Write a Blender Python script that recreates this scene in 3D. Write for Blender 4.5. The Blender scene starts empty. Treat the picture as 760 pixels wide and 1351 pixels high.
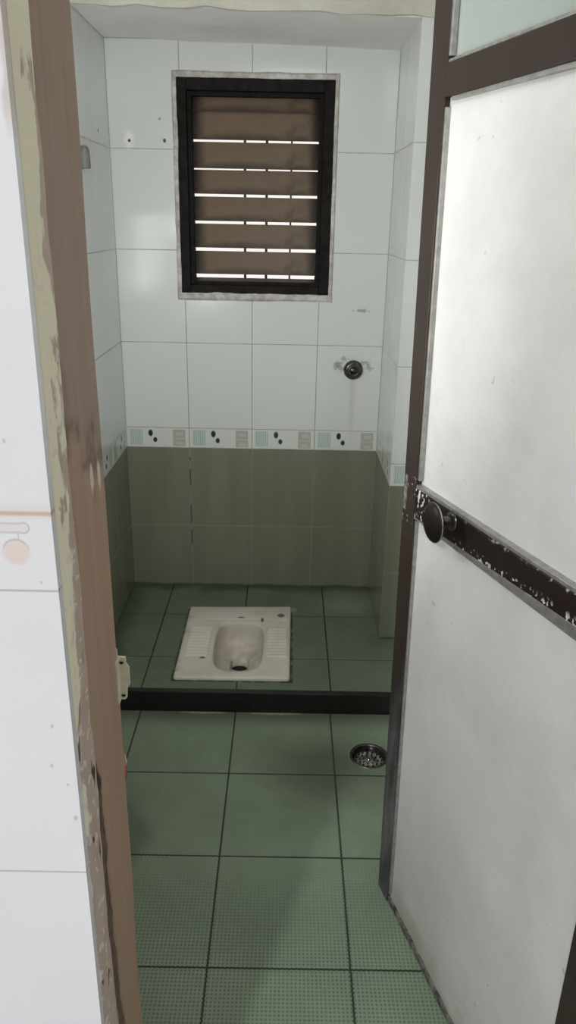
import bpy, bmesh, math, random
from mathutils import Vector, Matrix, noise
random.seed(4)
S=bpy.context.scene
COL=S.collection
PI=math.pi
# ---------------------------------------------------------------- shader helpers
class N:
    def __init__(s,name):
        s.m=bpy.data.materials.new(name); s.m.use_nodes=True
        s.t=s.m.node_tree; s.n=s.t.nodes; s.l=s.t.links; s.n.clear()
        s.out=s.n.new('ShaderNodeOutputMaterial')
        s._p=None
    def set(s,sock,v):
        if isinstance(v,bpy.types.NodeSocket): s.l.new(v,sock)
        elif isinstance(v,(tuple,list)) and sock.type=='RGBA' and len(v)==3: sock.default_value=(*v,1)
        else: sock.default_value=v
    def M(s,op,a,b=0.0,c=0.0,clamp=False):
        n=s.n.new('ShaderNodeMath'); n.operation=op; n.use_clamp=clamp
        s.set(n.inputs[0],a); s.set(n.inputs[1],b); s.set(n.inputs[2],c); return n.outputs[0]
    def pos(s,local=False):
        if s._p is None:
            if local: o=s.n.new('ShaderNodeTexCoord').outputs['Object']
            else: o=s.n.new('ShaderNodeNewGeometry').outputs['Position']
            x=s.n.new('ShaderNodeSeparateXYZ'); s.l.new(o,x.inputs[0]); s._p=(x.outputs[0],x.outputs[1],x.outputs[2],o)
        return s._p
    def noise(s,scale,detail=3,rough=.5,vec=None,stretch=None,col=False):
        n=s.n.new('ShaderNodeTexNoise'); n.inputs['Scale'].default_value=scale
        n.inputs['Detail'].default_value=detail; n.inputs['Roughness'].default_value=rough
        v=vec or s.pos()[3]
        if stretch:
            k=s.n.new('ShaderNodeVectorMath'); k.operation='MULTIPLY'; s.l.new(v,k.inputs[0]); k.inputs[1].default_value=stretch; v=k.outputs[0]
        s.l.new(v,n.inputs['Vector']); return n.outputs['Color' if col else 'Fac']
    def ramp(s,v,a,b):   # smoothstep a..b -> 0..1
        n=s.n.new('ShaderNodeMapRange'); n.interpolation_type='SMOOTHSTEP'
        s.set(n.inputs[0],v); s.set(n.inputs[1],a); s.set(n.inputs[2],b); return n.outputs[0]
    def mix(s,f,a,b):
        n=s.n.new('ShaderNodeMix'); n.data_type='RGBA'
        s.set(n.inputs[0],f); s.set(n.inputs[6],a); s.set(n.inputs[7],b); return n.outputs[2]
    def inside(s,v,a,b,e=.0006):   # 1 when a<v<b
        return s.M('MULTIPLY',s.ramp(v,a-e,a+e),s.M('SUBTRACT',1.0,s.ramp(v,b-e,b+e)))
    def mul(s,*v):
        r=v[0]
        for q in v[1:]: r=s.M('MULTIPLY',r,q)
        return r
    def mx(s,*v):
        r=v[0]
        for q in v[1:]: r=s.M('MAXIMUM',r,q)
        return r
    def line(s,v,period,off,half,soft=.0008):    # 1 on grout lines at off+k*period
        a=s.M('DIVIDE',s.M('SUBTRACT',v,off),period)
        f=s.M('ABSOLUTE',s.M('SUBTRACT',a,s.M('ROUND',a)))
        d=s.M('MULTIPLY',f,period)
        return s.M('SUBTRACT',1.0,s.ramp(d,half-soft,half+soft))
    def spot(s,u,v,cu,cv,ru,rv,soft=.35,wob=None):
        a=s.M('DIVIDE',s.M('SUBTRACT',u,cu),ru); b=s.M('DIVIDE',s.M('SUBTRACT',v,cv),rv)
        d=s.M('SQRT',s.M('ADD',s.mul(a,a),s.mul(b,b)))
        if wob is not None: d=s.M('ADD',d,wob)
        return s.M('SUBTRACT',1.0,s.ramp(d,1-soft,1+soft))
    def bsdf(s,col,rough=.5,metal=0.0,spec=.5,bump=None,bs=.2,bd=.002,trans=0.0,ior=1.45,coat=0.0):
        b=s.n.new('ShaderNodeBsdfPrincipled')
        s.set(b.inputs['Base Color'],col); s.set(b.inputs['Roughness'],rough); s.set(b.inputs['Metallic'],metal)
        b.inputs['Specular IOR Level'].default_value=spec; b.inputs['IOR'].default_value=ior
        b.inputs['Transmission Weight'].default_value=trans; b.inputs['Coat Weight'].default_value=coat
        if bump is not None:
            k=s.n.new('ShaderNodeBump'); k.inputs['Strength'].default_value=bs; k.inputs['Distance'].default_value=bd
            s.l.new(bump,k.inputs['Height']); s.l.new(k.outputs[0],b.inputs['Normal'])
        s.l.new(b.outputs[0],s.out.inputs[0]); return b
def wobble(m,scale=40,amp=1.0):
    return m.M('MULTIPLY',m.M('SUBTRACT',m.noise(scale,4),.5),amp)

ZB,ZT,TH=.611,.691,.3348        # border band bottom, top; white tile height
TW=.25
def tile_wall(name,axis,sgn=1,extra=None,seams=1.0):
    m=N(name); x,y,z,p=m.pos(); u={'x':x,'y':y}[axis]
    if sgn<0: u=m.M('MULTIPLY',u,-1.0)
    up=m.ramp(z,ZT-.0008,ZT+.0008); low=m.M('SUBTRACT',1.0,m.ramp(z,ZB-.0008,ZB+.0008))
    cloud=m.noise(3.0,4,.6); 
    white=m.mix(cloud,(.74,.765,.75),(.80,.815,.80))
    streak=m.noise(1.0,4,.6,stretch=(9,9,1.2))
    green=m.mix(m.ramp(streak,.3,.75),(.205,.212,.155),(.25,.258,.195))
    # border tile pattern : teal stripes, two ink dots, beige chequer block
    f=m.M('FRACT',m.M('DIVIDE',m.M('ADD',u,10.0),TW)); v=m.M('DIVIDE',m.M('SUBTRACT',z,ZB),ZT-ZB)
    st=m.mul(m.inside(f,.06,.25,.004),m.inside(v,.12,.9,.02),m.ramp(m.M('SINE',m.M('MULTIPLY',f,2*PI/.034)),-.3,.3))
    stb=m.mul(m.inside(f,.05,.26,.004),m.inside(v,.1,.92,.02))
    d1=m.spot(f,v,.385,.72,.036,.17,.2); d2=m.spot(f,v,.455,.38,.032,.13,.2)
    stem=m.mul(m.inside(f,.41,.418,.002),m.inside(v,.05,.4,.05))
    bl=m.mul(m.inside(f,.74,.94,.004),m.inside(v,.06,.92,.02))
    bl2=m.mx(m.mul(m.inside(f,.79,.90,.004),m.inside(v,.60,.78,.02)),m.mul(m.inside(f,.79,.90,.004),m.inside(v,.12,.28,.02)),m.mul(m.inside(f,.74,.94,.004),m.inside(v,.42,.48,.02)))
    band=m.mix(m.M('MULTIPLY',stb,.5),(.76,.78,.75),(.52,.62,.60)); band=m.mix(m.M('MULTIPLY',st,.6),band,(.30,.47,.46))
    band=m.mix(m.M('MULTIPLY',bl,.75),band,(.42,.41,.33)); band=m.mix(m.M('MULTIPLY',bl2,.5),band,(.70,.70,.63))
    band=m.mix(m.M('MULTIPLY',stem,.25),band,(.2,.3,.3)); band=m.mix(m.mx(d1,d2),band,(.028,.055,.06))
    col=m.mix(up,band,white); col=m.mix(low,col,green)
    gw=m.mx(m.mul(m.M('MULTIPLY',m.line(u,TW,0,.0016),seams),m.M('SUBTRACT',1.0,low)),m.mul(up,m.line(z,TH,ZT,.0013)),m.inside(z,ZT-.0013,ZT+.0012),m.inside(z,ZB-.001,ZB+.001))
    gg=m.mul(low,m.mx(m.M('MULTIPLY',m.line(u,TW,0,.0014),seams),m.line(z,TH,ZB-TH,.0012)))
    dirt=m.noise(14,3)
    gcol=m.mix(m.ramp(dirt,.35,.65),(.24,.24,.22),(.40,.40,.37))
    col=m.mix(m.M('MULTIPLY',gw,.85),col,gcol)
    col=m.mix(m.M('MULTIPLY',gg,.55),col,(.34,.34,.28))
    # grime at the foot of the wall, where the floor joint is
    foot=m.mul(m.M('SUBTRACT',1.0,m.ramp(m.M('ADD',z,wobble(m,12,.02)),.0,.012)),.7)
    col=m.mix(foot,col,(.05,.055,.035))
    if extra: col=extra(m,u,z,col)
    rough=m.M('ADD',.10,m.M('MULTIPLY',m.mx(gw,gg),.5)); rough=m.M('ADD',rough,m.M('MULTIPLY',m.ramp(m.noise(5,3),.4,.7),.10))
    wav=m.M('SUBTRACT',m.M('MULTIPLY',m.noise(2.5,1),.25),m.mx(gw,gg))
    m.bsdf(col,rough,spec=.5,bump=wav,bs=.4,bd=.0015)
    return m.m
def back_extra(m,u,z,col):
    w=wobble(m,55,1.0)
    def sp(col,cu,cv,ru,rv,c,k=1.0,ww=w,soft=.35):
        return m.mix(m.M('MULTIPLY',m.spot(u,z,cu,cv,ru,rv,soft,ww),k),col,c)
    col=sp(col,.068,1.728,.017,.026,(.93,.93,.92),.9,m.M('MULTIPLY',w,1.6))
    col=sp(col,.070,1.720,.005,.005,(.03,.03,.03))
    col=sp(col,.193,1.722,.005,.006,(.10,.09,.08))
    col=sp(col,.178,1.79,.004,.004,(.4,.38,.35))
    col=sp(col,.915,1.157,.024,.006,(.22,.22,.2),.65,m.M('MULTIPLY',w,3.0))
    for a,b in ((.838,.955),(.857,.975),(.825,.95),(.935,.965),(.95,.945),(.842,.94)):
        col=sp(col,a,b,.013,.011,(.30,.31,.29),.6,m.M('MULTIPLY',w,3.5))
    col=sp(col,.892,.82,.010,.115,(.55,.44,.38),.35,m.M('MULTIPLY',w,1.5),.9)
    # dark leak line down the joint under the border
    d=m.mul(m.inside(u,.2475,.2525,.0015),m.inside(z,.19,.60,.01),m.ramp(m.noise(30,3),.42,.5))
    col=m.mix(m.M('MULTIPLY',d,.85),col,(.045,.045,.035))
    return col
def left_extra(m,u,z,col):
    return m.mix(m.spot(u,z,.16,1.735,.006,.006,.3),col,(.05,.045,.045))

T,GX,STEP,PY=.3173,.1674,.0755,-.797
def floor_mat(name,gy,lower):
    m=N(name); x,y,z,p=m.pos()
    c=m.noise(6,5,.65); c2=m.noise(1.6,3)
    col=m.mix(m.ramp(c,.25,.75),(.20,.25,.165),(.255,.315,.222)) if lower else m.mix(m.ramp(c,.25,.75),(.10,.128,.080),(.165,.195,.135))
    col=m.mix(m.M('MULTIPLY',m.ramp(c2,.42,.7),.35),col,(.11,.15,.11))
    vx=m.noise(120,2)
    col=m.mix(m.M('MULTIPLY',vx,.25),col,(.24,.32,.25))
    # serrated joints
    saw=m.M('MULTIPLY',m.M('PINGPONG',x,.0055),.32 if lower else 0.0); saw2=m.M('MULTIPLY',m.M('PINGPONG',y,.0055),.32 if lower else 0.0)
    gl=m.mx(m.line(m.M('ADD',x,saw2),T,GX,.0024),m.M('MULTIPLY',m.line(m.M('ADD',y,saw),T,gy,.0024),1.0 if lower else .7))
    dots=None
    if lower:
        k=2*PI/.018
        a=m.M('SINE',m.M('MULTIPLY',m.M('ADD',x,y),k)); b=m.M('SINE',m.M('MULTIPLY',m.M('SUBTRACT',x,y),k))
        dots=m.ramp(m.mul(a,b),.0,.5)
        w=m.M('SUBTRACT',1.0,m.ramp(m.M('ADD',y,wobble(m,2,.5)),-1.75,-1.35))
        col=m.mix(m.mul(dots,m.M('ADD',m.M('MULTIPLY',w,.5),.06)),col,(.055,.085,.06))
        col=m.mix(m.M('MULTIPLY',m.spot(x,y,.80,-1.07,.20,.13,.8,wobble(m,8,.9)),.6),col,(.055,.06,.04))
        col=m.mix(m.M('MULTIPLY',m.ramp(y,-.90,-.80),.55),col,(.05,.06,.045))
        for cx,rx in ((.38,.07),(.61,.085)):
            col=m.mix(m.M('MULTIPLY',m.spot(x,y,cx,-.802,rx,.008,.4,wobble(m,60,1.4)),.9),col,(.42,.37,.25))
    else:
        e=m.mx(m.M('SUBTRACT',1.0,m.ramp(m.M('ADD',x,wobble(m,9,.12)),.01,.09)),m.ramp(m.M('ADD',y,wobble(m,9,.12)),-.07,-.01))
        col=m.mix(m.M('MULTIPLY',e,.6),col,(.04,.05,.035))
        # cement smear around the pan
        q=m.mul(m.inside(x,.257,.675,.003),m.inside(y,-.736,-.197,.003),m.ramp(m.noise(25,4),.40,.52))
        col=m.mix(m.M('MULTIPLY',q,.85),col,(.025,.03,.022))
        for cx,cy,rx,ry in ((.31,-.208,.05,.012),(.67,-.215,.02,.02),(.48,-.36,0.01,.01)):
            col=m.mix(m.M('MULTIPLY',m.spot(x,y,cx,cy,rx,ry,.4,wobble(m,50,1.2)),.8),col,(.38,.34,.24))
        # chalky lime bloom near the right side
        col=m.mix(m.M('MULTIPLY',m.spot(x,y,.9,-.15,.12,.1,.8,wobble(m,7,1.2)),.35),col,(.38,.42,.36))
    col=m.mix(m.M('MULTIPLY',gl,.95),col,(.018,.022,.016))
    h=m.M('SUBTRACT',0.0,gl)
    if dots is not None: h=m.M('SUBTRACT',h,m.M('MULTIPLY',dots,.3))
    m.bsdf(col,m.M('ADD',.38,m.M('MULTIPLY',c,.2)),spec=.4,bump=h,bs=.5,bd=.0015)
    return m.m
def simple(name,c1,c2,rough=.5,metal=0,scale=20,spec=.5,bs=0,bscale=60,bd=.002,local=True,stretch=None,**k):
    m=N(name); m.pos(local); c=m.noise(scale,4,.6,stretch=stretch)
    m.bsdf(m.mix(m.ramp(c,.3,.7),c1,c2),rough,metal,spec,bump=m.noise(bscale,4) if bs else None,bs=bs,bd=bd,**k)
    return m.m
M_back=tile_wall('tile_back','x',1,back_extra)
M_left=tile_wall('tile_left','y',-1,left_extra,seams=.25)
M_side=tile_wall('tile_side','y',-1,None,seams=.3)
M_front=tile_wall('tile_pillar','x',1,None,seams=.5)
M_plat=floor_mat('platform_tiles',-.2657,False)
M_low=floor_mat('floor_tiles',-1.1029,True)
M_ceil=simple('limewash',(.80,.79,.77),(.86,.85,.83),.85,scale=5,bs=.5,bscale=22,bd=.004)
M_beam=simple('beam_plaster',(.52,.49,.42),(.66,.64,.58),.9,scale=4,bs=.8,bscale=35,bd=.006)
M_granite=simple('black_granite',(.008,.008,.008),(.022,.021,.02),.28,scale=80)
M_hall=simple('hall_paint',(.74,.74,.74),(.78,.78,.78),.7,scale=3)
M_hallfloor=simple('hall_floor',(.5,.5,.5),(.58,.58,.57),.35,scale=3)

def outer_tile():
    m=N('outer_tile'); x,y,z,p=m.pos()
    col=m.mix(m.noise(4,3),(.80,.785,.80),(.86,.85,.86))
    zt,zb=1.216,1.136
    g=m.mx(m.mul(m.M('SUBTRACT',1.0,m.ramp(z,zb-.004,zb+.004)),m.line(z,.3535,zb,.0011)),m.inside(z,zb-.001,zb+.0012))
    col=m.mix(m.M('MULTIPLY',g,.6),col,(.33,.31,.31))
    col=m.mix(m.M('MULTIPLY',m.inside(z,zt-.0022,zt+.002,.0012),.75),col,(.56,.36,.25))
    col=m.mix(m.M('MULTIPLY',m.inside(z,zt-.006,zt+.008,.004),.25),col,(.72,.52,.42))
    # faded scroll motif of the border tile
    bar=m.mul(m.inside(x,.30,.3935,.0015),m.inside(z,1.196,1.2065,.0015)); bar2=m.mul(m.inside(x,.30,.392,.0012),m.inside(z,1.1975,1.205,.0012))
    cap=m.spot(x,z,.3935,1.2015,.006,.006,.15); cap2=m.spot(x,z,.3935,1.2015,.0045,.0045,.15)
    o=m.M('SUBTRACT',m.mx(bar,cap),m.mx(bar2,cap2),clamp=True)
    ball=m.spot(x,z,.3845,1.176,.0125,.0125,.25); arc=m.mul(m.M('SUBTRACT',m.spot(x,z,.3845,1.178,.0125,.0125,.1),m.spot(x,z,.3845,1.1765,.0120,.0120,.1),clamp=True),m.ramp(z,1.176,1.182))
    stemm=m.mul(m.inside(x,.3875,.3885,.0006),m.inside(z,1.189,1.196,.001))
    col=m.mix(m.M('MULTIPLY',m.mx(bar2,cap2),.35),col,(.78,.60,.55))
    col=m.mix(m.M('MULTIPLY',ball,.5),col,(.80,.55,.42))
    col=m.mix(m.M('MULTIPLY',m.mx(o,arc,stemm),.55),col,(.38,.30,.32))
    # grime specks
    for cx,cz,r in ((.365,1.385,.004),(.385,1.285,.0025),(.405,1.145,.002),(.395,.93,.003),(.41,.905,.002),(.40,.98,.0025),(.415,.86,.003)):
        col=m.mix(m.M('MULTIPLY',m.spot(x,z,cx,cz,r*.6,r,.5,wobble(m,200,1.5)),.55),col,(.45,.36,.33))
    # old plaster smear near the edge at the top
    col=m.mix(m.M('MULTIPLY',m.mul(m.ramp(m.M('ADD',x,wobble(m,30,.012)),.414,.418),m.inside(z,1.54,1.75,.02)),.7),col,(.62,.52,.45))
    m.bsdf(col,.16,spec=.5,bump=m.M('SUBTRACT',m.M('MULTIPLY',m.noise(3,1),.2),g),bs=.3,bd=.001); return m.m
M_outer=outer_tile()

def jamb_mat():
    m=N('jamb_paint'); x,y,z,p=m.pos()
    gr=m.noise(3,4,.6,stretch=(22,22,1.0))
    up=m.mix(gr,(.29,.20,.145),(.40,.295,.225)); lo=m.mix(gr,(.37,.245,.165),(.47,.335,.24))
    w=wobble(m,22,.16)
    s=m.ramp(m.M('ADD',m.M('ADD',z,w),m.M('MULTIPLY',m.M('ADD',y,2.15),.6)),1.20,1.235)
    col=m.mix(s,lo,up)
    band=m.mul(m.M('SUBTRACT',1.0,m.ramp(m.M('ABSOLUTE',m.M('SUBTRACT',m.M('ADD',m.M('ADD',z,w),m.M('MULTIPLY',m.M('ADD',y,2.15),.6)),1.235)),.0,.05)),m.ramp(m.noise(18,3),.35,.6))
    col=m.mix(m.M('MULTIPLY',band,.7),col,(.10,.052,.035))
    for cy,cz in ((-2.105,1.19),(-2.135,1.195)):
        col=m.mix(m.spot(y,z,cy,cz,.006,.016,.4,wobble(m,90,1.2)),col,(.70,.62,.52))
    # rotten split running down the lower jamb
    cen=m.M('ADD',-2.220,m.M('MULTIPLY',m.M('SUBTRACT',.80,z),.06)); cen=m.M('ADD',cen,wobble(m,26,.03))
    wid=m.M('ADD',.009,m.M('MULTIPLY',m.inside(z,.72,.86,.04),.008)); wid=m.M('ADD',wid,m.M('MULTIPLY',m.ramp(m.noise(30,3),.4,.7),.006))
    d=m.M('SUBTRACT',1.0,m.ramp(m.M('DIVIDE',m.M('ABSOLUTE',m.M('SUBTRACT',y,cen)),wid),.8,1.25))
    d=m.mul(d,m.M('SUBTRACT',1.0,m.ramp(z,.85,.90)))
    rot=m.mix(m.ramp(m.noise(70,3),.4,.6),(.02,.012,.009),(.14,.085,.055))
    col=m.mix(d,col,rot)
    smear=m.mul(m.M('SUBTRACT',1.0,m.ramp(m.M('ABSOLUTE',m.M('SUBTRACT',y,cen)),.0,.03)),m.M('SUBTRACT',1.0,m.ramp(z,.7,.9)),.5)
    col=m.mix(smear,col,(.20,.13,.09))
    m.bsdf(col,.55,spec=.3,bump=m.M('SUBTRACT',m.noise(40,4,stretch=(1,1,.15)),m.M('MULTIPLY',d,3.0)),bs=.5,bd=.003); return m.m
M_jamb=jamb_mat()
def reveal_mat():
    m=N('peeling_reveal'); x,y,z,p=m.pos()
    base=m.mix(m.noise(6,3,stretch=(1,1,.3)),(.86,.80,.57),(.95,.91,.74))
    n1=m.M('ADD',m.noise(28,4,.6,stretch=(1,1,.45)),m.M('MULTIPLY',m.M('ADD',y,2.26),8.0))
    th=m.M('ADD',.27,m.M('MULTIPLY',m.ramp(z,.55,1.6),.36))
    peel=m.M('SUBTRACT',m.ramp(m.M('SUBTRACT',n1,th),-.02,.03),0.0)
    pc=m.mix(m.noise(24,4),(.46,.34,.27),(.64,.53,.45))
    col=m.mix(peel,base,pc)
    flake=m.mul(m.ramp(m.noise(75,2),.60,.64),m.M('SUBTRACT',1.0,m.ramp(z,1.35,1.5)))
    col=m.mix(m.M('MULTIPLY',flake,.8),col,(.80,.72,.60))
    chip=m.mul(m.ramp(m.noise(55,3,stretch=(1,1,.4)),.66,.69),m.M('SUBTRACT',1.0,m.ramp(z,.9,1.1)))
    col=m.mix(chip,col,(.07,.045,.035))
    m.bsdf(col,.6,spec=.3,bump=m.M('ADD',m.M('MULTIPLY',peel,-.8),m.noise(40,4)),bs=.6,bd=.003); return m.m
M_reveal=reveal_mat()

def frame_paint(name,lower=False,mid=False):
    m=N(name); x,y,z,p=m.pos(True)
    c=m.noise(12,4)
    col=m.mix(c,(.012,.006,.006),(.024,.014,.013)) if mid else m.mix(c,(.028,.019,.016),(.046,.032,.027))
    if lower:   # stile: worn to grey towards its foot
        w=m.M('SUBTRACT',1.0,m.ramp(m.M('ADD',z,wobble(m,10,.35)),.12,.75))
        g=m.mix(m.ramp(m.noise(30,4,stretch=(1,1,.2)),.35,.7),(.05,.05,.058),(.20,.20,.215))
        col=m.mix(m.M('MULTIPLY',w,.85),col,g)
        ch=m.mul(m.ramp(m.noise(85,2),.635,.66),m.inside(z,.97,1.08,.03)); col=m.mix(ch,col,(.42,.37,.33))
    if mid:
        lo=m.M('ADD',z,m.M('MULTIPLY',x,.064)); hi=m.M('ADD',z,m.M('MULTIPLY',x,.035))
        e=m.mul(m.M('SUBTRACT',1.0,m.ramp(m.M('ADD',lo,wobble(m,30,.022)),.008,.020)),m.M('SUBTRACT',1.0,m.ramp(x,.46,.52)))
        e2=m.mul(m.ramp(m.M('ADD',hi,wobble(m,30,.01)),.037,.043),m.ramp(m.noise(9,2),.45,.6))
        e3=m.ramp(m.M('ADD',x,wobble(m,30,.03)),.60,.63)
        ch=m.mul(m.ramp(m.noise(110,2,.4),.57,.60),m.mx(e,m.M('MULTIPLY',e2,.6),e3)); col=m.mix(ch,col,(.62,.58,.54))
    m.bsdf(col,(.5 if mid else .34) if not lower else m.M('ADD',.3,.1),spec=.3,bump=m.noise(60,3),bs=.15,bd=.001); return m.m
M_stile=frame_paint('stile_paint',lower=True); M_rail=frame_paint('rail_paint'); M_mid=frame_paint('mid_rail_paint',mid=True)
M_frame=simple('frame_brown',(.06,.04,.034),(.09,.06,.05),.4)
def panel_mat():
    m=N('door_panel'); x,y,z,p=m.pos(True)
    cl=m.noise(3.5,5,.65); sp=m.noise(260,2)
    col=m.mix(m.ramp(cl,.35,.7),(.70,.70,.68),(.60,.60,.585))
    col=m.mix(m.M('MULTIPLY',m.ramp(sp,.55,.7),.18),col,(.50,.50,.49))
    ft=m.M('SUBTRACT',1.0,m.ramp(m.M('ADD',z,wobble(m,9,.25)),.0,.10)); col=m.mix(m.M('MULTIPLY',ft,.6),col,(.26,.235,.18))
    ft2=m.M('SUBTRACT',1.0,m.ramp(z,.0,.5)); col=m.mix(m.M('MULTIPLY',m.mul(ft2,m.noise(4,4)),.5),col,(.45,.43,.37))
    # smudge of dirt from hands over the rail by the knob, and scattered stains
    col=m.mix(m.M('MULTIPLY',m.spot(x,z,.60,1.015,.09,.035,.9,wobble(m,18,1.3)),.4),col,(.38,.37,.35))
    col=m.mix(m.M('MULTIPLY',m.spot(x,z,.43,.37,.10,.16,.9,wobble(m,6,1.2)),.22),col,(.40,.40,.38))
    st=m.ramp(m.noise(38,2),.745,.77); col=m.mix(m.M('MULTIPLY',st,.4),col,(.3,.28,.24))
    m.bsdf(col,.42,spec=.4,bump=m.noise(180,2),bs=.12,bd=.001); return m.m
M_panel=panel_mat()
M_bead=simple('aluminium_bead',(.30,.29,.27),(.42,.41,.39),.4,metal=.6,scale=60)
M_weather=simple('weathered_edge',(.03,.03,.03),(.26,.24,.21),.7,scale=45)
M_knob=simple('knob_brown',(.008,.004,.004),(.018,.010,.009),.42,spec=.3)
M_chrome=simple('chrome',(.55,.54,.52),(.7,.69,.67),.2,metal=1,scale=30)
M_darkmetal=simple('tarnished_metal',(.05,.05,.047),(.15,.148,.135),.3,metal=.85,scale=50)
M_drain=simple('drain_steel',(.16,.14,.125),(.42,.40,.37),.3,metal=.85,scale=70,bs=.4,bscale=90)
M_black=simple('deep_black',(.004,.004,.004),(.008,.007,.006),.6)
def ceramic():
    m=N('cream_ceramic'); m.pos(); c=m.noise(9,5,.6)
    col=m.mix(m.ramp(c,.4,.75),(.73,.68,.60),(.63,.57,.48)); x,y,z,p=m.pos()
    rim=m.mx(m.ramp(y,-.245,-.215),m.M('SUBTRACT',1.0,m.ramp(x,.27,.285)))
    col=m.mix(m.mul(rim,m.ramp(m.noise(30,4),.5,.7),.6),col,(.30,.24,.17))
    for cx,cy,rx,ry in ((.475,-.312,.014,.006),(.557,-.325,.006,.012),(.63,-.29,.014,.014),(.352,-.60,.01,.006)):
        col=m.mix(m.M('MULTIPLY',m.spot(x,y,cx,cy,rx,ry,.3,wobble(m,80,1.0)),.85),col,(.06,.045,.035))
    dep=m.M('SUBTRACT',1.0,m.ramp(z,-.10,-.03))
    col=m.mix(m.M('MULTIPLY',m.mul(dep,m.ramp(m.noise(40,3),.3,.65)),.5),col,(.36,.31,.24))
    m.bsdf(col,.32,spec=.4); return m.m
M_cer=ceramic()
def glass_blade():
    m=N('brown_frosted_glass'); m.pos(True); d=m.noise(8,4)
    X,Y,Z,P=m.pos(True); gr=m.mx(m.ramp(m.M('ADD',m.M('ABSOLUTE',X),wobble(m,20,.03)),.17,.225),m.M('MULTIPLY',m.M('SUBTRACT',1.0,m.ramp(m.M('ADD',Z,wobble(m,15,.03)),.0,.03)),.55),m.M('MULTIPLY',m.ramp(m.noise(13,4),.5,.75),.4))
    tr=m.n.new('ShaderNodeBsdfTranslucent'); m.set(tr.inputs[0],m.mix(gr,m.mix(d,(.36,.27,.19),(.46,.35,.26)),(.09,.06,.045)))
    b=m.bsdf(m.mix(gr,m.mix(d,(.25,.21,.16),(.33,.285,.23)),(.06,.045,.035)),.3)
    x=m.n.new('ShaderNodeMixShader'); x.inputs[0].default_value=.45
    m.l.new(tr.outputs[0],x.inputs[1]); m.l.new(b.outputs[0],x.inputs[2]); m.l.new(x.outputs[0],m.out.inputs[0]); return m.m
M_blade=glass_blade()
M_winframe=simple('window_grime',(.006,.005,.005),(.02,.017,.015),.7,scale=30,spec=.2)
M_surround=simple('cement_surround',(.42,.38,.35),(.72,.70,.67),.85,scale=26,bs=.8,bscale=60,bd=.004)
M_bar=simple('rusty_bar',(.05,.03,.025),(.10,.06,.045),.6)
M_brick=simple('salmon_wall',(.72,.52,.42),(.85,.74,.66),.9,scale=4)
M_peg=simple('grey_plastic',(.17,.17,.17),(.23,.23,.23),.5)
M_plate=simple('cream_plastic',(.62,.58,.42),(.72,.68,.52),.4,scale=40)
M_pink=simple('pink_plastic',(.62,.16,.17),(.70,.22,.22),.35)
M_white=simple('white_plastic',(.75,.75,.75),(.8,.8,.8),.4)
def topglass():
    m=N('pale_green_glass'); m.pos(True)
    tr=m.n.new('ShaderNodeBsdfTranslucent'); tr.inputs[0].default_value=(.50,.56,.52,1)
    b=m.bsdf((.42,.47,.44),.25); x=m.n.new('ShaderNodeMixShader'); x.inputs[0].default_value=.75
    m.l.new(tr.outputs[0],x.inputs[1]); m.l.new(b.outputs[0],x.inputs[2]); m.l.new(x.outputs[0],m.out.inputs[0]); return m.m
M_topglass=topglass()
# ---------------------------------------------------------------- mesh helpers
def box(bm,x0,x1,y0,y1,z0,z1,bev=0):
    r=bmesh.ops.create_cube(bm,size=1.0,matrix=Matrix.Translation(((x0+x1)/2,(y0+y1)/2,(z0+z1)/2))@Matrix.Diagonal((x1-x0,y1-y0,z1-z0,1)))
    if bev:
        es=list({e for v in r['verts'] for e in v.link_edges})
        bmesh.ops.bevel(bm,geom=es,offset=bev,segments=2,affect='EDGES',profile=.6)
def cyl(bm,mat,r,h,seg=32,r2=None):
    bmesh.ops.create_cone(bm,cap_ends=True,segments=seg,radius1=r,radius2=r if r2 is None else r2,depth=h,matrix=mat)
def lathe(bm,prof,mat=Matrix.Identity(4),seg=40,sx=1,sy=1,close=False):
    rings=[]
    for r,z in prof: rings.append([bm.verts.new(mat@Vector((r*math.cos(2*PI*k/seg)*sx,r*math.sin(2*PI*k/seg)*sy,z))) for k in range(seg)])
    for a,b in zip(rings[:-1],rings[1:]):
        for k in range(seg): bm.faces.new((a[k],a[(k+1)%seg],b[(k+1)%seg],b[k]))
    if close: bm.faces.new(rings[0][::-1]); bm.faces.new(rings[-1])
def obj(name,bm,mat,parent=None,smooth=False,bevel=0,recalc=True):
    if recalc: bmesh.ops.recalc_face_normals(bm,faces=bm.faces)
    me=bpy.data.meshes.new(name); bm.to_mesh(me); bm.free(); me.materials.append(mat)
    if smooth:
        for p in me.polygons: p.use_smooth=True
    o=bpy.data.objects.new(name,me); COL.objects.link(o)
    if parent: o.parent=parent
    if bevel:
        md=o.modifiers.new('b','BEVEL'); md.width=bevel; md.segments=2; md.limit_method='ANGLE'
    return o
def BM(): return bmesh.new()
def thing(name,label=None,cat=None,loc=(0,0,0),kind=None,group=None):
    o=bpy.data.objects.new(name,None); COL.objects.link(o); o.location=loc; o.empty_display_size=.05
    return tag(o,label,cat,kind,group)
def tag(o,label=None,cat=None,kind=None,group=None):
    if label: o['label']=label
    if cat: o['category']=cat
    if kind: o['kind']=kind
    if group: o['group']=group
    return o
def bx(name,mat,*b,parent=None,bev=0,kind='structure',label=None,cat=None):
    bm=BM()
    for q in b: box(bm,*q,bev=bev)
    o=obj(name,bm,mat,parent)
    if not parent: tag(o,label,cat,kind)
    return o
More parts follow.
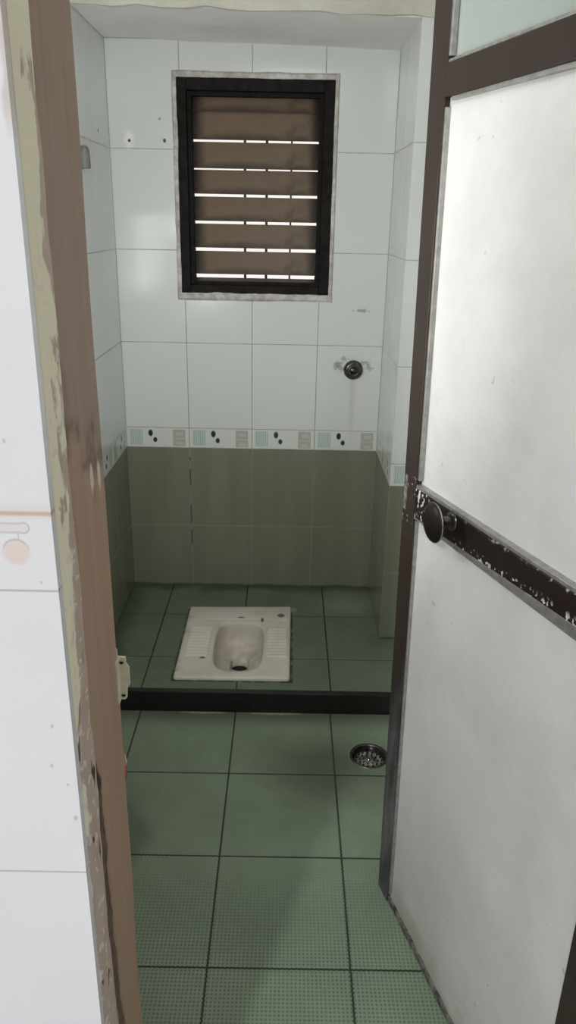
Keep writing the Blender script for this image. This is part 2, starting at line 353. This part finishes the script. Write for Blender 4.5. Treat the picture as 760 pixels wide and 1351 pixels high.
# ---------------------------------------------------------------- room shell
ZF=-STEP
bx('wall_back',M_back,(0,.235,0,.12,-.2,2.04),(.785,1.0,0,.12,-.2,2.04),(.235,.785,0,.12,-.2,1.208),(.235,.785,0,.12,1.92,2.04),
   label='tiled back wall around the louvred window, white above a patterned border and olive below',cat='wall')
bx('wall_left',M_left,(-.12,0,-2.085,.12,-.2,2.5),label='white and olive tiled wall on the left behind the door jamb',cat='wall')
bm=BM(); box(bm,1.0,1.62,-.43,.12,-.2,2.028)
o=obj('wall_right',bm,M_side); o.data.materials.append(M_front); tag(o,'narrow tiled pier wall to the right of the squat pan, beside the open door','wall','structure')
for p in o.data.polygons:
    if abs(p.normal.y)>.5: p.material_index=1
bx('wall_east',M_side,(1.62,1.74,-2.085,.12,-.2,2.5),label='tiled side wall hidden behind the open door',cat='wall')
# low slab over the squat recess, its underside dips slightly; rough plaster on its front edge
bm=BM(); box(bm,-.0,1.62,-.425,.12,2.04,2.2)
for v in bm.verts:
    if v.co.z<2.1: v.co.z=2.033-.022*v.co.x-.012*v.co.y
bmesh.ops.subdivide_edges(bm,edges=list(bm.edges),cuts=10,use_grid_fill=True)
for v in bm.verts:
    if v.co.z<2.1: v.co.z+=.006*noise.noise(v.co*5)
tag(obj('ceiling',bm,M_ceil,smooth=False),'low grey limewashed slab over the squat recess','ceiling','structure')
bm=BM(); box(bm,0,1.62,-.44,-.425,2.018,2.5)
bmesh.ops.subdivide_edges(bm,edges=list(bm.edges),cuts=24,use_grid_fill=True)
for v in bm.verts:
    if v.co.z<2.03: v.co.z+=.009*noise.noise(v.co*14)+.006-.012*(v.co.x-.5)
    if v.co.y<-.43: v.co.y+=.006*noise.noise(v.co*20)
tag(obj('trim_1',bm,M_beam),'rough beige plastered beam face above the squat recess','beam','structure')
bx('ceiling',M_ceil,(-.12,1.74,-2.085,-.44,2.5,2.6),label='higher ceiling over the wash area inside the door',cat='ceiling')
# platform floor with an opening for the pan, lower floor with an opening for the drain
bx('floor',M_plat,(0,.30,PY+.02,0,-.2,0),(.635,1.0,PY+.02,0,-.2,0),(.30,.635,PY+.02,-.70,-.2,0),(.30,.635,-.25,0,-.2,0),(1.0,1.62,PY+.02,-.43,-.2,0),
   label='raised green tiled platform around the squat pan',cat='floor')
DX,DY,DR=.912,-1.012,.060
bm=BM(); vo=[];
seg=48
ring=[bm.verts.new((DX+DR*math.cos(2*PI*k/seg),DY+DR*math.sin(2*PI*k/seg),ZF)) for k in range(seg)]
ring2=[bm.verts.new((v.co.x,v.co.y,ZF-.05)) for v in ring]
hs=.12
sq=[]
for k in range(seg):
    a=2*PI*k/seg; s=hs/max(abs(math.cos(a)),abs(math.sin(a))); sq.append(bm.verts.new((DX+s*math.cos(a),DY+s*math.sin(a),ZF)))
for k in range(seg):
    j=(k+1)%seg; bm.faces.new((ring[k],ring[j],sq[j],sq[k])); bm.faces.new((ring[k],ring2[k],ring2[j],ring[j]))
def quad(x0,x1,y0,y1): bm.faces.new([bm.verts.new(c) for c in ((x0,y0,ZF),(x1,y0,ZF),(x1,y1,ZF),(x0,y1,ZF))])
quad(0,DX-hs,-2.29,PY+.02); quad(DX+hs,1.62,-2.29,PY+.02); quad(DX-hs,DX+hs,DY+hs,PY+.02); quad(DX-hs,DX+hs,-2.29,DY-hs)
fl=obj('floor',bm,M_low,recalc=False); tag(fl,'lower green anti-skid tiled floor inside the doorway','floor','structure')
for p in fl.data.polygons: pass
bx('trim_2',M_granite,(0,1.62,PY-.003,PY+.02,ZF-.02,.0),bev=.003,label='black granite step edge below the squat pan platform',cat='step')
# front wall with door opening, outer tiles, hall
bx('wall_front',M_left,(-.12,.36,-2.285,-2.085,-.2,2.6),(1.15,1.74,-2.285,-2.085,-.2,2.6),(.36,1.15,-2.285,-2.085,2.19,2.6),
   label='masonry of the doorway wall seen end-on behind the outer tiles',cat='wall')
bx('wall_hall',M_outer,(-3,.4205,-2.2975,-2.285,-.2,3.9),(1.085,3.5,-2.2975,-2.285,-.2,3.9),(.4205,1.085,-2.2975,-2.285,2.16,3.9),
   label='glossy white outer tiled wall in the left foreground beside the doorway',cat='wall')
bx('wall_south',M_hall,(-3,3.5,-9.1,-9,-.2,3.9),(-3.1,-3,-9,-2.2975,-.2,3.9),(3.5,3.6,-9,-2.2975,-.2,3.9),label='painted walls of the hall behind the viewer',cat='wall')
bx('ceiling_hall',M_hall,(-3.1,3.6,-9.1,-2.285,3.9,4.0),label='hall ceiling behind the viewer',cat='ceiling')
bx('floor_hall',M_hallfloor,(-3,3.5,-9,-2.29,-.2,ZF),label='hall floor outside the doorway',cat='floor')
# peeling reveal strip between outer tile and timber jamb, chipped edge
def strip(xf,sgn,name,label):
    bm=BM(); n=170; rows=[]
    for i in range(n+1):
        z=ZF+(2.16-ZF)*i/n
        j=.0055*noise.noise(Vector((0,3.1,z*9)))+.004*noise.noise(Vector((7,0,z*31)))
        if z>1.45: j*=.4
        row=[]
        for k in range(9):
            t=k/8; y=-2.285+(.047+j)*t
            b=.0020*noise.noise(Vector((y*40,1,z*14)))*min(1,4*t)
            row.append(bm.verts.new((xf-sgn*(.0040-.0025*math.sin(min(1,t*1.15)*PI*.62)+b-0.004),y,z)))
        row.append(bm.verts.new((xf-sgn*.03,-2.285+.047+j+.002,z)))
        rows.append(row)
    for a,b in zip(rows[:-1],rows[1:]):
        for k in range(9): bm.faces.new((a[k],a[k+1],b[k+1],b[k]))
    back=[(bm.verts.new((xf-sgn*.06,-2.285,r[0].co.z)),bm.verts.new((xf-sgn*.06,-2.23,r[0].co.z)),) for r in rows]
    for i in range(n):
        a,b=rows[i],rows[i+1]; p,q=back[i],back[i+1]
        bm.faces.new((a[9],p[1],q[1],b[9])); bm.faces.new((p[1],p[0],q[0],q[1])); bm.faces.new((p[0],a[0],b[0],q[0]))
    bm.faces.new([*rows[0],back[0][1],back[0][0]]); bm.faces.new([*rows[-1],back[-1][1],back[-1][0]])
    tag(obj(name,bm,M_reveal,smooth=False),label,'door trim','structure')
strip(.421,1,'trim_3','peeling cream painted plaster strip between white tiles and brown left jamb')
strip(1.084,-1,'trim_4','peeling cream painted plaster strip on the hinge side of the doorway')
fr=thing('door_frame','fixed brown timber door frame around the doorway, its left jamb chipped and split','door frame',(.75,-2.15,ZF),'structure')
off=Vector(fr.location)
def jamb(x0,x1,bevx):
    bm=BM(); box(bm,x0,x1,-2.238,-2.082,ZF,2.19); bmesh.ops.subdivide_edges(bm,edges=[e for e in bm.edges if abs(e.verts[0].co.z-e.verts[1].co.z)>1],cuts=150)
    fx=x1 if bevx>0 else x0
    for v in bm.verts:
        if abs(v.co.x-fx)<1e-4:
            z=v.co.z
            if v.co.y>-2.1: v.co.x+= .0022*noise.noise(Vector((0,5,z*4)))
            else: v.co.y+=.003*noise.noise(Vector((2,5,z*12))); v.co.x-=bevx*.003
    for v in bm.verts: v.co-=off
    return obj('jamb',bm,M_jamb,fr,bevel=.002)
jamb(.36,.4185,1); jamb(1.088,1.15,-1)
bm=BM(); box(bm,.4185,1.088,-2.238,-2.082,2.125,2.19)
for v in bm.verts: v.co-=off
obj('head_rail',bm,M_jamb,fr)
# strike plate on the back edge of the left jamb
sp_=BM()
px0,pz0=.4185,.862
# flange facing the opening, with shaped outline
out=[(0,0),(.011,0),(.0135,.003),(.0145,.018),(.0185,.024),(.0185,.050),(.0145,.057),(.0145,.066),(.004,.0665),(.0035,.078),(0,.078)]
f=[sp_.verts.new((px0+a-.004-off.x,-2.080-off.y,pz0+b-off.z)) for a,b in out]; g=[sp_.verts.new((v.co.x,v.co.y+.004,v.co.z)) for v in f]
sp_.faces.new(f); sp_.faces.new(g[::-1])
for k in range(len(f)): j=(k+1)%len(f); sp_.faces.new((f[k],g[k],g[j],f[j]))
box(sp_,px0-.001-off.x,px0+.0025-off.x,-2.094-off.y,-2.076-off.y,pz0+.002-off.z,pz0+.066-off.z)
plate=obj('strike_plate',sp_,M_plate,fr,bevel=.0008); plate['label']='cream plastic strike plate on the left jamb'
for dz in (.007,.058):
    bm=BM(); cyl(bm,Matrix.Translation((px0+.0045-off.x,-2.0806-off.y,pz0+dz-off.z))@Matrix.Rotation(PI/2,4,'X')@Matrix.Diagonal((1.5,.8,1,1)),.0022,.0014,16)
    obj('screw',bm,M_black,plate)
# ---------------------------------------------------------------- door leaf
PF=Vector((.887,-1.504)); dd=Vector((-.278,.9606)); W=.70
H=PF-dd*W
door=thing('door_1','open door leaf on the right with dark brown frame, white panels and round knob','door',(H.x,H.y,ZF),'structure')
door.rotation_euler.z=math.atan2(dd.y,dd.x)
SL=.027                                       # free stile leans slightly out towards its top
TOPZ=2.06
def poly_prism(bm,pts,y0,y1):
    a=[bm.verts.new((x,y0,z)) for x,z in pts]; b=[bm.verts.new((x,y1,z)) for x,z in pts]
    bm.faces.new(a); bm.faces.new(b[::-1])
    for k in range(len(a)): j=(k+1)%len(a); bm.faces.new((a[k],b[k],b[j],a[j]))
def part(name,mat,pts,y0=-.036,y1=0.0,bevel=.002,origin=(0,0)):
    bm=BM(); poly_prism(bm,[(x-origin[0],z-origin[1]) for x,z in pts],y0,y1); o=obj(name,bm,mat,door,bevel=bevel)
    o.location=(origin[0],0,origin[1]); return o
xe=lambda z:W+SL*z
SW=.060
part('stile',M_stile,[(xe(0)-SW+.008,0),(xe(0),0),(xe(TOPZ),TOPZ),(xe(TOPZ)-SW,TOPZ)])
part('stile',M_rail,[(0,0),(.045,0),(.045,TOPZ),(0,TOPZ)])
zr=lambda z:z+STEP
xi=lambda z:xe(z)-SW+.002
part('top_rail',M_rail,[(.045,TOPZ-.06),(xi(2),TOPZ-.06),(xi(2),TOPZ),(.045,TOPZ)],-.035,-.001)
part('upper_rail',M_rail,[(.045,zr(1.667)),(xi(1.75),zr(1.669)),(xi(1.8),zr(1.721)),(.045,zr(1.719))],-.035,-.001)
mz=lambda x,a,b:a+(b-a)*(xi(1)-x)/.55
ms=[(.045+(xi(1)-.045)*k/10) for k in range(11)]
cz=zr(.965)
part('mid_rail',M_mid,[(x,zr(mz(x,.924,.962))) for x in ms]+[(x,zr(mz(x,.985,1.006))) for x in ms[::-1]],-.035,.002,origin=(0,cz))
# panels (recessed) and their metal beads
part('panel',M_panel,[(.04,zr(.98)),(xi(1.0)+.01,zr(.96)),(xi(1.7)+.01,zr(1.70)),(.04,zr(1.70))],-.022,-.012,bevel=0)
part('panel',M_panel,[(.04,.006),(xi(0)+.012,.006),(xi(1)+.01,zr(.945)),(.04,zr(.97))],-.022,-.010,bevel=0)
gp=part('glass_panel',M_topglass,[(.04,zr(1.70)),(xi(1.8)+.01,zr(1.70)),(xi(2.0)+.01,TOPZ-.05),(.04,TOPZ-.05)],-.020,-.014,bevel=0); gp['label']='pale green frosted glass pane'
def bead(pts,h0,h1,y0=-.013,y1=-.004):       # strip following pts (x,z) with heights below it
    up=[(x,z) for x,z in pts]; dn=[(x,z-h) for (x,z),h in zip(pts,[h0+(h1-h0)*(k/(len(pts)-1)) for k in range(len(pts))])]
    part('bead',M_bead,up+dn[::-1],y0,y1,bevel=.0008)
bead([(.045,zr(1.667)),(xi(1.75)-.02,zr(1.669))],.008,.006)
bead([(x,zr(mz(x,.985,1.006))+.007) for x in ms],.007,.007,-.013,.001)
bead([(x,zr(mz(x,.924,.962))) for x in ms],.024,.004,-.012,.0005)
bead([(.045,zr(1.722)+.004),(xi(1.8),zr(1.722)+.004)],.005,.005)
# vertical beads along the free stile
for a,b,h in ((0.03,zr(.915),.003),(zr(1.0),zr(1.655),.006),(zr(1.73),TOPZ-.065,.008)):
    part('bead',M_bead,[(xi(a)-h,a),(xi(a)+.002,a),(xi(b)+.002,b),(xi(b)-h,b)],-.013,-.003,bevel=.0008)
# worn bottom edge
bm=BM(); nn=60
for k in range(nn):
    pass
pts=[(.045+(xi(0)-.04)*k/nn, .016+.005*noise.noise(Vector((k*.35,0,0)))) for k in range(nn+1)]
poly_prism(bm,[(.045,0.0),(xi(0)+.005,0.0)]+[(x,z) for x,z in pts[::-1]],-.030,-.004); be=obj('bottom_edge',bm,M_weather,door); be['label']='worn blackened bottom edge'
# latch strip let into the free stile and knob
part('latch',M_weather,[(xe(1)-.018,zr(.925)),(xe(1)-.006,zr(.925)),(xe(1)-.004,zr(.998)),(xe(1)-.016,zr(.998))],-.01,.0015,bevel=.0008)
KX,KZ=W-.185,zr(.975)
RX=Matrix.Translation((KX,0,KZ))@Matrix.Rotation(-PI/2,4,'X')
bm=BM(); lathe(bm,[(.0001,.0475),(.012,.0470),(.028,.0450),(.0345,.0415),(.0365,.038),(.0350,.035),(.030,.033),(.016,.031),(.0001,.031)],RX)
kn=obj('knob',bm,M_knob,door,smooth=True); kn['label']='round dark brown knob with a pale rim'
bm=BM(); lathe(bm,[(.010,.0),(.010,.033)],RX); lathe(bm,[(.0001,.006),(.017,.005),(.018,.0)],RX); obj('spindle',bm,M_darkmetal,kn,smooth=True)
bm=BM(); lathe(bm,[(.0366,.0372),(.0371,.0382),(.0366,.0392)],RX); obj('rim',bm,M_bead,kn,smooth=True)
# hinges on the hinge side
for hz in (.25,1.05,1.8):
    bm=BM(); cyl(bm,Matrix.Translation((-.006,-.0,hz)),.006,.09,16); obj('hinge',bm,M_darkmetal,door,smooth=True)
# ---------------------------------------------------------------- window
win=thing('window_1','small dark louvred window with brown glass slats high in the back wall','window',(.51,.03,1.208),'structure')
wo=Vector(win.location)
def wpart(name,mat,boxes,parent=win,bev=0,label=None):
    bm=BM()
    for b in boxes: box(bm,b[0]-wo.x,b[1]-wo.x,b[2]-wo.y,b[3]-wo.y,b[4]-wo.z,b[5]-wo.z,bev=bev)
    o=obj(name,bm,mat,parent)
    if label: o['label']=label
    return o
# jagged chipped surround on the tile face
bm=BM()
def ringpts(x0,x1,z0,z1,amp,seed,n=36):
    P=[]
    cs=[(x0,z0),(x1,z0),(x1,z1),(x0,z1)]
    for i in range(4):
        a,b=cs[i],cs[(i+1)%4]
        for k in range(n):
            t=k/n; x=a[0]+(b[0]-a[0])*t; z=a[1]+(b[1]-a[1])*t
            d=amp*max(0,noise.noise(Vector((x*9+seed,z*9,seed))))*1.3+amp*.5*noise.noise(Vector((x*45,z*45,seed)))
            if i%2==0: z+=d
            else: x+=d
            P.append((x,z))
    return P
A=ringpts(.2225,.7985,1.184,1.938,.003,1); B=ringpts(.238,.784,1.211,1.919,.004,5)
va=[bm.verts.new((x-wo.x,-.0005-wo.y,z-wo.z)) for x,z in A]; vb=[bm.verts.new((x-wo.x,-.006-wo.y,z-wo.z)) for x,z in [(a[0]*.7+b[0]*.3,a[1]*.7+b[1]*.3) for a,b in zip(A,B)]]
vc=[bm.verts.new((x-wo.x,-.004-wo.y,z-wo.z)) for x,z in B]; vd=[bm.verts.new((x-wo.x,.03-wo.y,z-wo.z)) for x,z in B]
for p,q in ((va,vb),(vb,vc),(vc,vd)):
    for k in range(len(p)): j=(k+1)%len(p); bm.faces.new((p[k],p[j],q[j],q[k]))
s_=obj('surround',bm,M_surround,win); s_['label']='chipped grey cement surround'
wpart('window_frame',M_winframe,[(.236,.270,.004,.10,1.209,1.919),(.748,.784,.004,.10,1.209,1.919),(.270,.748,.004,.10,1.882,1.919),(.270,.748,.004,.10,1.209,1.238)],bev=.003)
wpart('window_frame',M_winframe,[(.270,.286,.03,.075,1.238,1.882),(.734,.748,.03,.075,1.238,1.882),(.286,.734,.03,.075,1.868,1.882),(.286,.734,.03,.075,1.238,1.252)],bev=.002)
slz=[1.2700,1.3640,1.4580,1.5500,1.6370,1.7290,1.822]       # slit centres, the last one is closed
gap=[.014,.012,.0095,.0085,.0038,.0055,-.003]
edges=[1.250]+slz+[1.875]
for i in range(8):
    z0=edges[i]+(gap[i-1]/2 if i>0 else 0); z1=edges[i+1]-(gap[i]/2 if i<7 else 0)
    bm=BM(); box(bm,.282-.51,.738-.51,-.0022,.0022,0,z1-z0,bev=.0008)
    for v in bm.verts: v.co.y+=.020*(v.co.z/(z1-z0))-.010        # pane tilts: top edge outwards
    b=obj('louvre_blade',bm,M_blade,win); b.location=(.51-wo.x,.052-wo.y+(0 if i<7 else .006),z0-wo.z)
    if i<7:
        for sx in (.284,.736):
            bm=BM(); box(bm,-.004,.004,-.012,.012,0,.02,bev=.002); c=obj('blade_clip',bm,M_winframe,b); c.location=(sx-.51,0,.004)
for xb in (.470,.549):
    bm=BM(); cyl(bm,Matrix.Translation((xb-wo.x,.074-wo.y,1.56-wo.z)),.0048,.66,12); obj('guard_bar',bm,M_bar,win,smooth=True)
for xb,r in ((.638,.0035),):
    bm=BM(); cyl(bm,Matrix.Translation((xb-wo.x,.115-wo.y,1.56-wo.z)),r,.70,10); obj('guard_bar',bm,M_bar,win,smooth=True)
bx('wall_outside',M_brick,(-1.5,2.6,1.6,1.75,-.5,.8),label='sunlit salmon wall glimpsed through the window slits',cat='wall')
# ---------------------------------------------------------------- squat pan
pan=thing('squat_toilet','cream ceramic squat toilet pan set in the green tiled platform','toilet',(.467,-.465,0))
po=Vector(pan.location)
bm=BM(); NS=96
cx,cy=.477,-.512
def bowl(k,s,dz=0):
    a=2*PI*k/NS; c,sn=math.cos(a),math.sin(a); e=2/3.6
    hw,hl=.090,.168
    x=hw*math.copysign(abs(c)**e,c); y=hl*math.copysign(abs(sn)**e,sn)
    x*=1-.05*(1 if y<0 else 0)*abs(y)/hl
    return x,y
Q=[(.266,-.728),(.664,-.726),(.669,-.203),(.264,-.217)]
def rect(k,ins=0,z=0):
    x,y=bowl(k,1); L=math.hypot(x/.09,y/.168)
    a=math.atan2(y/.168,x/.09); c,sn=math.cos(a),math.sin(a); s=1/max(abs(c),abs(sn)); u,v=(c*s+1)/2,(sn*s+1)/2
    (x0,y0),(x1,y1),(x2,y2),(x3,y3)=Q
    X=(1-u)*(1-v)*x0+u*(1-v)*x1+u*v*x2+(1-u)*v*x3; Y=(1-u)*(1-v)*y0+u*(1-v)*y1+u*v*y2+(1-u)*v*y3
    mx_,my_=.466,-.4685; fx=(abs(X-mx_)-ins)/abs(X-mx_) if abs(X-mx_)>ins else 1
    return mx_+(X-mx_)*(1-ins/.2), my_+(Y-my_)*(1-ins/.26)
rings=[]
for ins,z in ((0,-.005),(0,.006),(.003,.0095),(.010,.011),(.022,.010)):
    rings.append([(*rect(k,ins),z) for k in range(NS)])
prof=[(1.10,.0100),(1.05,.0105),(1.02,.0085),(1.0,.002),(.99,-.014),(.975,-.036),(.945,-.056),(.87,-.070),(.74,-.080),(.60,-.089),(.45,-.098),(.33,-.105)]
hx,hy=.477,-.466
for s,z in prof:
    t=max(0,(1-s)/.67); R=[]
    for k in range(NS):
        x,y=bowl(k,1); ox=cx+(hx-cx)*t; oy=cy+(hy-cy)*t
        R.append((ox+x*s,oy+y*s*(1-.15*t),z))
    rings.append(R)
for r,z in ((.040,-.109),(.032,-.114),(.030,-.120),(.029,-.18)):
    rings.append([(hx+r*math.cos(2*PI*k/NS),hy+.75*r*math.sin(2*PI*k/NS),z) for k in range(NS)])
vr=[[bm.verts.new(Vector(p)-po) for p in R] for R in rings]
for a,b in zip(vr[:-1],vr[1:]):
    for k in range(NS): bm.faces.new((a[k],a[(k+1)%NS],b[(k+1)%NS],b[k]))
obj('bowl',bm,M_cer,pan,smooth=True,recalc=True)
bm=BM(); cyl(bm,Matrix.Translation((hx-po.x,hy-po.y,-.124)),.0305,.006,32); o=obj('dark_hole_disc',bm,M_black,pan); o['label']='black disc painting the dark of the outlet hole'  # black disc in the outlet paints the shade down the pipe
for x0,x1 in ((.284,.372),(.577,.656)):
    bm=BM(); n=90; pts=[]
    for k in range(n+1):
        t=k/n; y=-.605+.235*t; env=min(1,min(t,1-t)*14)
        pts.append((y,.0095+env*(.001+.0062*(.5+.5*math.cos(2*PI*t*11)))))
    m_=[]
    cols=[(x0,0),(x0+.004,.85),(x0+.009,1),(x1-.009,1),(x1-.004,.85),(x1,0)]
    for y,z in pts: m_.append([bm.verts.new((x-po.x+ (.018*(y+.605)/.235*(-1 if False else 0)),y-po.y,.0095+(z-.0095)*q)) for x,q in cols])
    for a,b in zip(m_[:-1],m_[1:]):
        for k in range(5): bm.faces.new((a[k],a[k+1],b[k+1],b[k]))
    obj('footrest',bm,M_cer,pan,smooth=True)
bm=BM(); box(bm,.282-po.x,.655-po.x,-.325-po.y,-.228-po.y,.008,.0155,bev=.0035); obj('rear_ledge',bm,M_cer,pan,smooth=True)
# ---------------------------------------------------------------- drain
dr=thing('floor_drain','round steel floor drain sunk in the green tiles beside the door','drain',(DX,DY,ZF-.03))
bm=BM(); lathe(bm,[(.0595,.028),(.0585,.031),(.052,.031),(.0505,.027),(.050,.010),(.048,.004)]); obj('ring',bm,M_darkmetal,dr,smooth=True)
bm=BM(); rr=[]
lathe(bm,[(.049,.006),(.046,.012),(.040,.012),(.036,.008),(.022,.012),(.012,.014),(.0001,.0145)]); g_=obj('grate',bm,M_drain,dr,smooth=True)
for r,n in ((.040,16),(.028,11),(.017,7)):
    for k in range(n):
        a=2*PI*k/n; bm=BM(); cyl(bm,Matrix.Translation((r*math.cos(a),r*math.sin(a),.0125)),.0028,.004,10); obj('dark_hole_disc',bm,M_black,g_)  # black discs painted on as the dark of the grate's holes
bm=BM(); lathe(bm,[(.0001,.019),(.004,.0185),(.0055,.015),(.0055,.012)]); obj('screw',bm,M_chrome,dr,smooth=True)
bm=BM(); cyl(bm,Matrix.Translation((0,0,-.006)),.0585,.004,40); obj('cup',bm,M_black,dr)
# ---------------------------------------------------------------- wall valve
va_=thing('pipe_outlet','round tarnished metal pipe outlet on the back wall below the window','pipe outlet',(.891,0,.935))
RY=Matrix.Rotation(PI/2,4,'X')
bm=BM(); lathe(bm,[(.037,0),(.037,.006),(.034,.014),(.028,.019),(.024,.0195)],RY); obj('flange',bm,M_darkmetal,va_,smooth=True)
bm=BM(); lathe(bm,[(.024,.0),(.024,.028),(.021,.032),(.015,.032),(.013,.027),(.0001,.020)],RY); obj('socket',bm,M_darkmetal,va_,smooth=True)
bm=BM(); lathe(bm,[(.0001,.036),(.006,.0355),(.008,.031),(.008,.018)],Matrix.Translation((-.005,0,.006))@RY,seg=6); obj('plug',bm,M_chrome,va_)
# grey peg on the left wall
pg=thing('wall_peg','small grey rounded peg high on the left tiled wall beside the jamb','wall peg',(0,-.44,1.635))
bm=BM(); box(bm,0,.008,-.022,.022,-.032,.034,bev=.003); obj('base',bm,M_peg,pg,bevel=.001)
bm=BM(); lathe(bm,[(.0001,.034),(.009,.031),(.0135,.022),(.015,.0),(.0155,-.026),(.013,-.030),(.0001,-.030)],Matrix.Translation((.019,0,0)),seg=24,sx=1,sy=1.25); obj('cover',bm,M_peg,pg,smooth=True)
# pink bucket mostly hidden behind the jamb
bk=thing('pink_bucket','pink plastic bucket on the green floor, only its rim peeping past the left jamb','bucket',(.117,-1.40,ZF))
bm=BM(); lathe(bm,[(.0001,.0),(.088,.0),(.092,.004),(.118,.262),(.128,.264),(.130,.270),(.127,.274),(.115,.274),(.089,.010),(.0001,.008)]); obj('body',bm,M_pink,bk,smooth=True)
for a in (0,PI):
    bm=BM(); box(bm,.118,.134,-.016,.016,.225,.268,bev=.004)
    bmesh.ops.rotate(bm,verts=bm.verts,cent=(0,0,0),matrix=Matrix.Rotation(a,3,'Z')); obj('lug',bm,M_pink,bk,smooth=True)
bm=BM(); n=24
prev=None; R=.0025
ringsH=[]
for k in range(n+1):
    a=PI*k/n; c=Vector((.132*math.cos(a),.125*math.sin(a)*.98,.25-.0*math.sin(a)+.02*math.sin(a)))
    t=Vector((-math.sin(a),math.cos(a),0)); nrm=Vector((math.cos(a),math.sin(a),0))
    ringsH.append([bm.verts.new(c+nrm*R*math.cos(2*PI*j/8)+Vector((0,0,R))*math.sin(2*PI*j/8)) for j in range(8)])
for a,b in zip(ringsH[:-1],ringsH[1:]):
    for j in range(8): bm.faces.new((a[j],a[(j+1)%8],b[(j+1)%8],b[j]))
obj('handle',bm,M_white,bk,smooth=True)
# ---------------------------------------------------------------- light
def area(name,loc,target,size,power,col=(1,1,1),size_y=None,shape='RECTANGLE'):
    l=bpy.data.lights.new(name,'AREA'); l.shape=shape; l.size=size; l.size_y=size_y or size; l.energy=power; l.color=col
    o=bpy.data.objects.new(name,l); COL.objects.link(o); o.location=loc
    o.rotation_euler=(Vector(target)-Vector(loc)).to_track_quat('-Z','Y').to_euler(); return o
area('hall_light',(-1.10,-6.6,3.8),(.7,-1.5,.3),.30,158,(.97,.985,1))
area('hall_ambient_fill',(.4,-5.2,3.8),(.4,-5.0,0),1.6,8,(.97,.985,1))  # added fill for the hall's ambient light, no fitting there
area('wash_area_fill',(.62,-1.95,2.2),(.5,-.6,1.0),.5,2.6,(.985,1,.96))  # added unseen fill brightening the interior from above the door
area('bucket_shadow_fill',(.05,-1.52,1.45),(.9,-1.3,.3),.09,2.4,(1,.99,.95),size_y=.2)  # added unseen light, placed to throw the bucket's shadow
area('recess_fill',(.19,-1.72,1.27),(.5,0,2.05),.2,8.3,(.985,1,.97),size_y=.45)  # added fill hidden behind the jamb, brightens recess ceiling and back wall
w=bpy.data.worlds.new('world'); S.world=w; w.use_nodes=True
bg=w.node_tree.nodes['Background']; bg.inputs[0].default_value=(1,.96,.91,1); bg.inputs[1].default_value=1.0
# ---------------------------------------------------------------- camera
f,th,ya,ro=1008.57,.3661,.0045,.02
C=Vector((.6369,-2.9567,1.475))
F=Vector((math.sin(ya)*math.cos(th),math.cos(ya)*math.cos(th),-math.sin(th)))
R=Vector((math.cos(ya),-math.sin(ya),0)); U=R.cross(F)
R2=R*math.cos(ro)+U*math.sin(ro); U2=-R*math.sin(ro)+U*math.cos(ro)
cd=bpy.data.cameras.new('camera'); cam=bpy.data.objects.new('camera',cd); COL.objects.link(cam)
m=Matrix.Identity(4)
for i in range(3): m[i][0]=R2[i]; m[i][1]=U2[i]; m[i][2]=-F[i]; m[i][3]=C[i]
cam.matrix_world=m
cd.sensor_fit='VERTICAL'; cd.sensor_height=24; cd.lens=f/1351*24; cd.clip_start=.02
S.camera=cam
S.view_settings.view_transform='Standard'; S.view_settings.look='None'; S.view_settings.gamma=1
S.view_settings.exposure=0; S.view_settings.use_curve_mapping=False
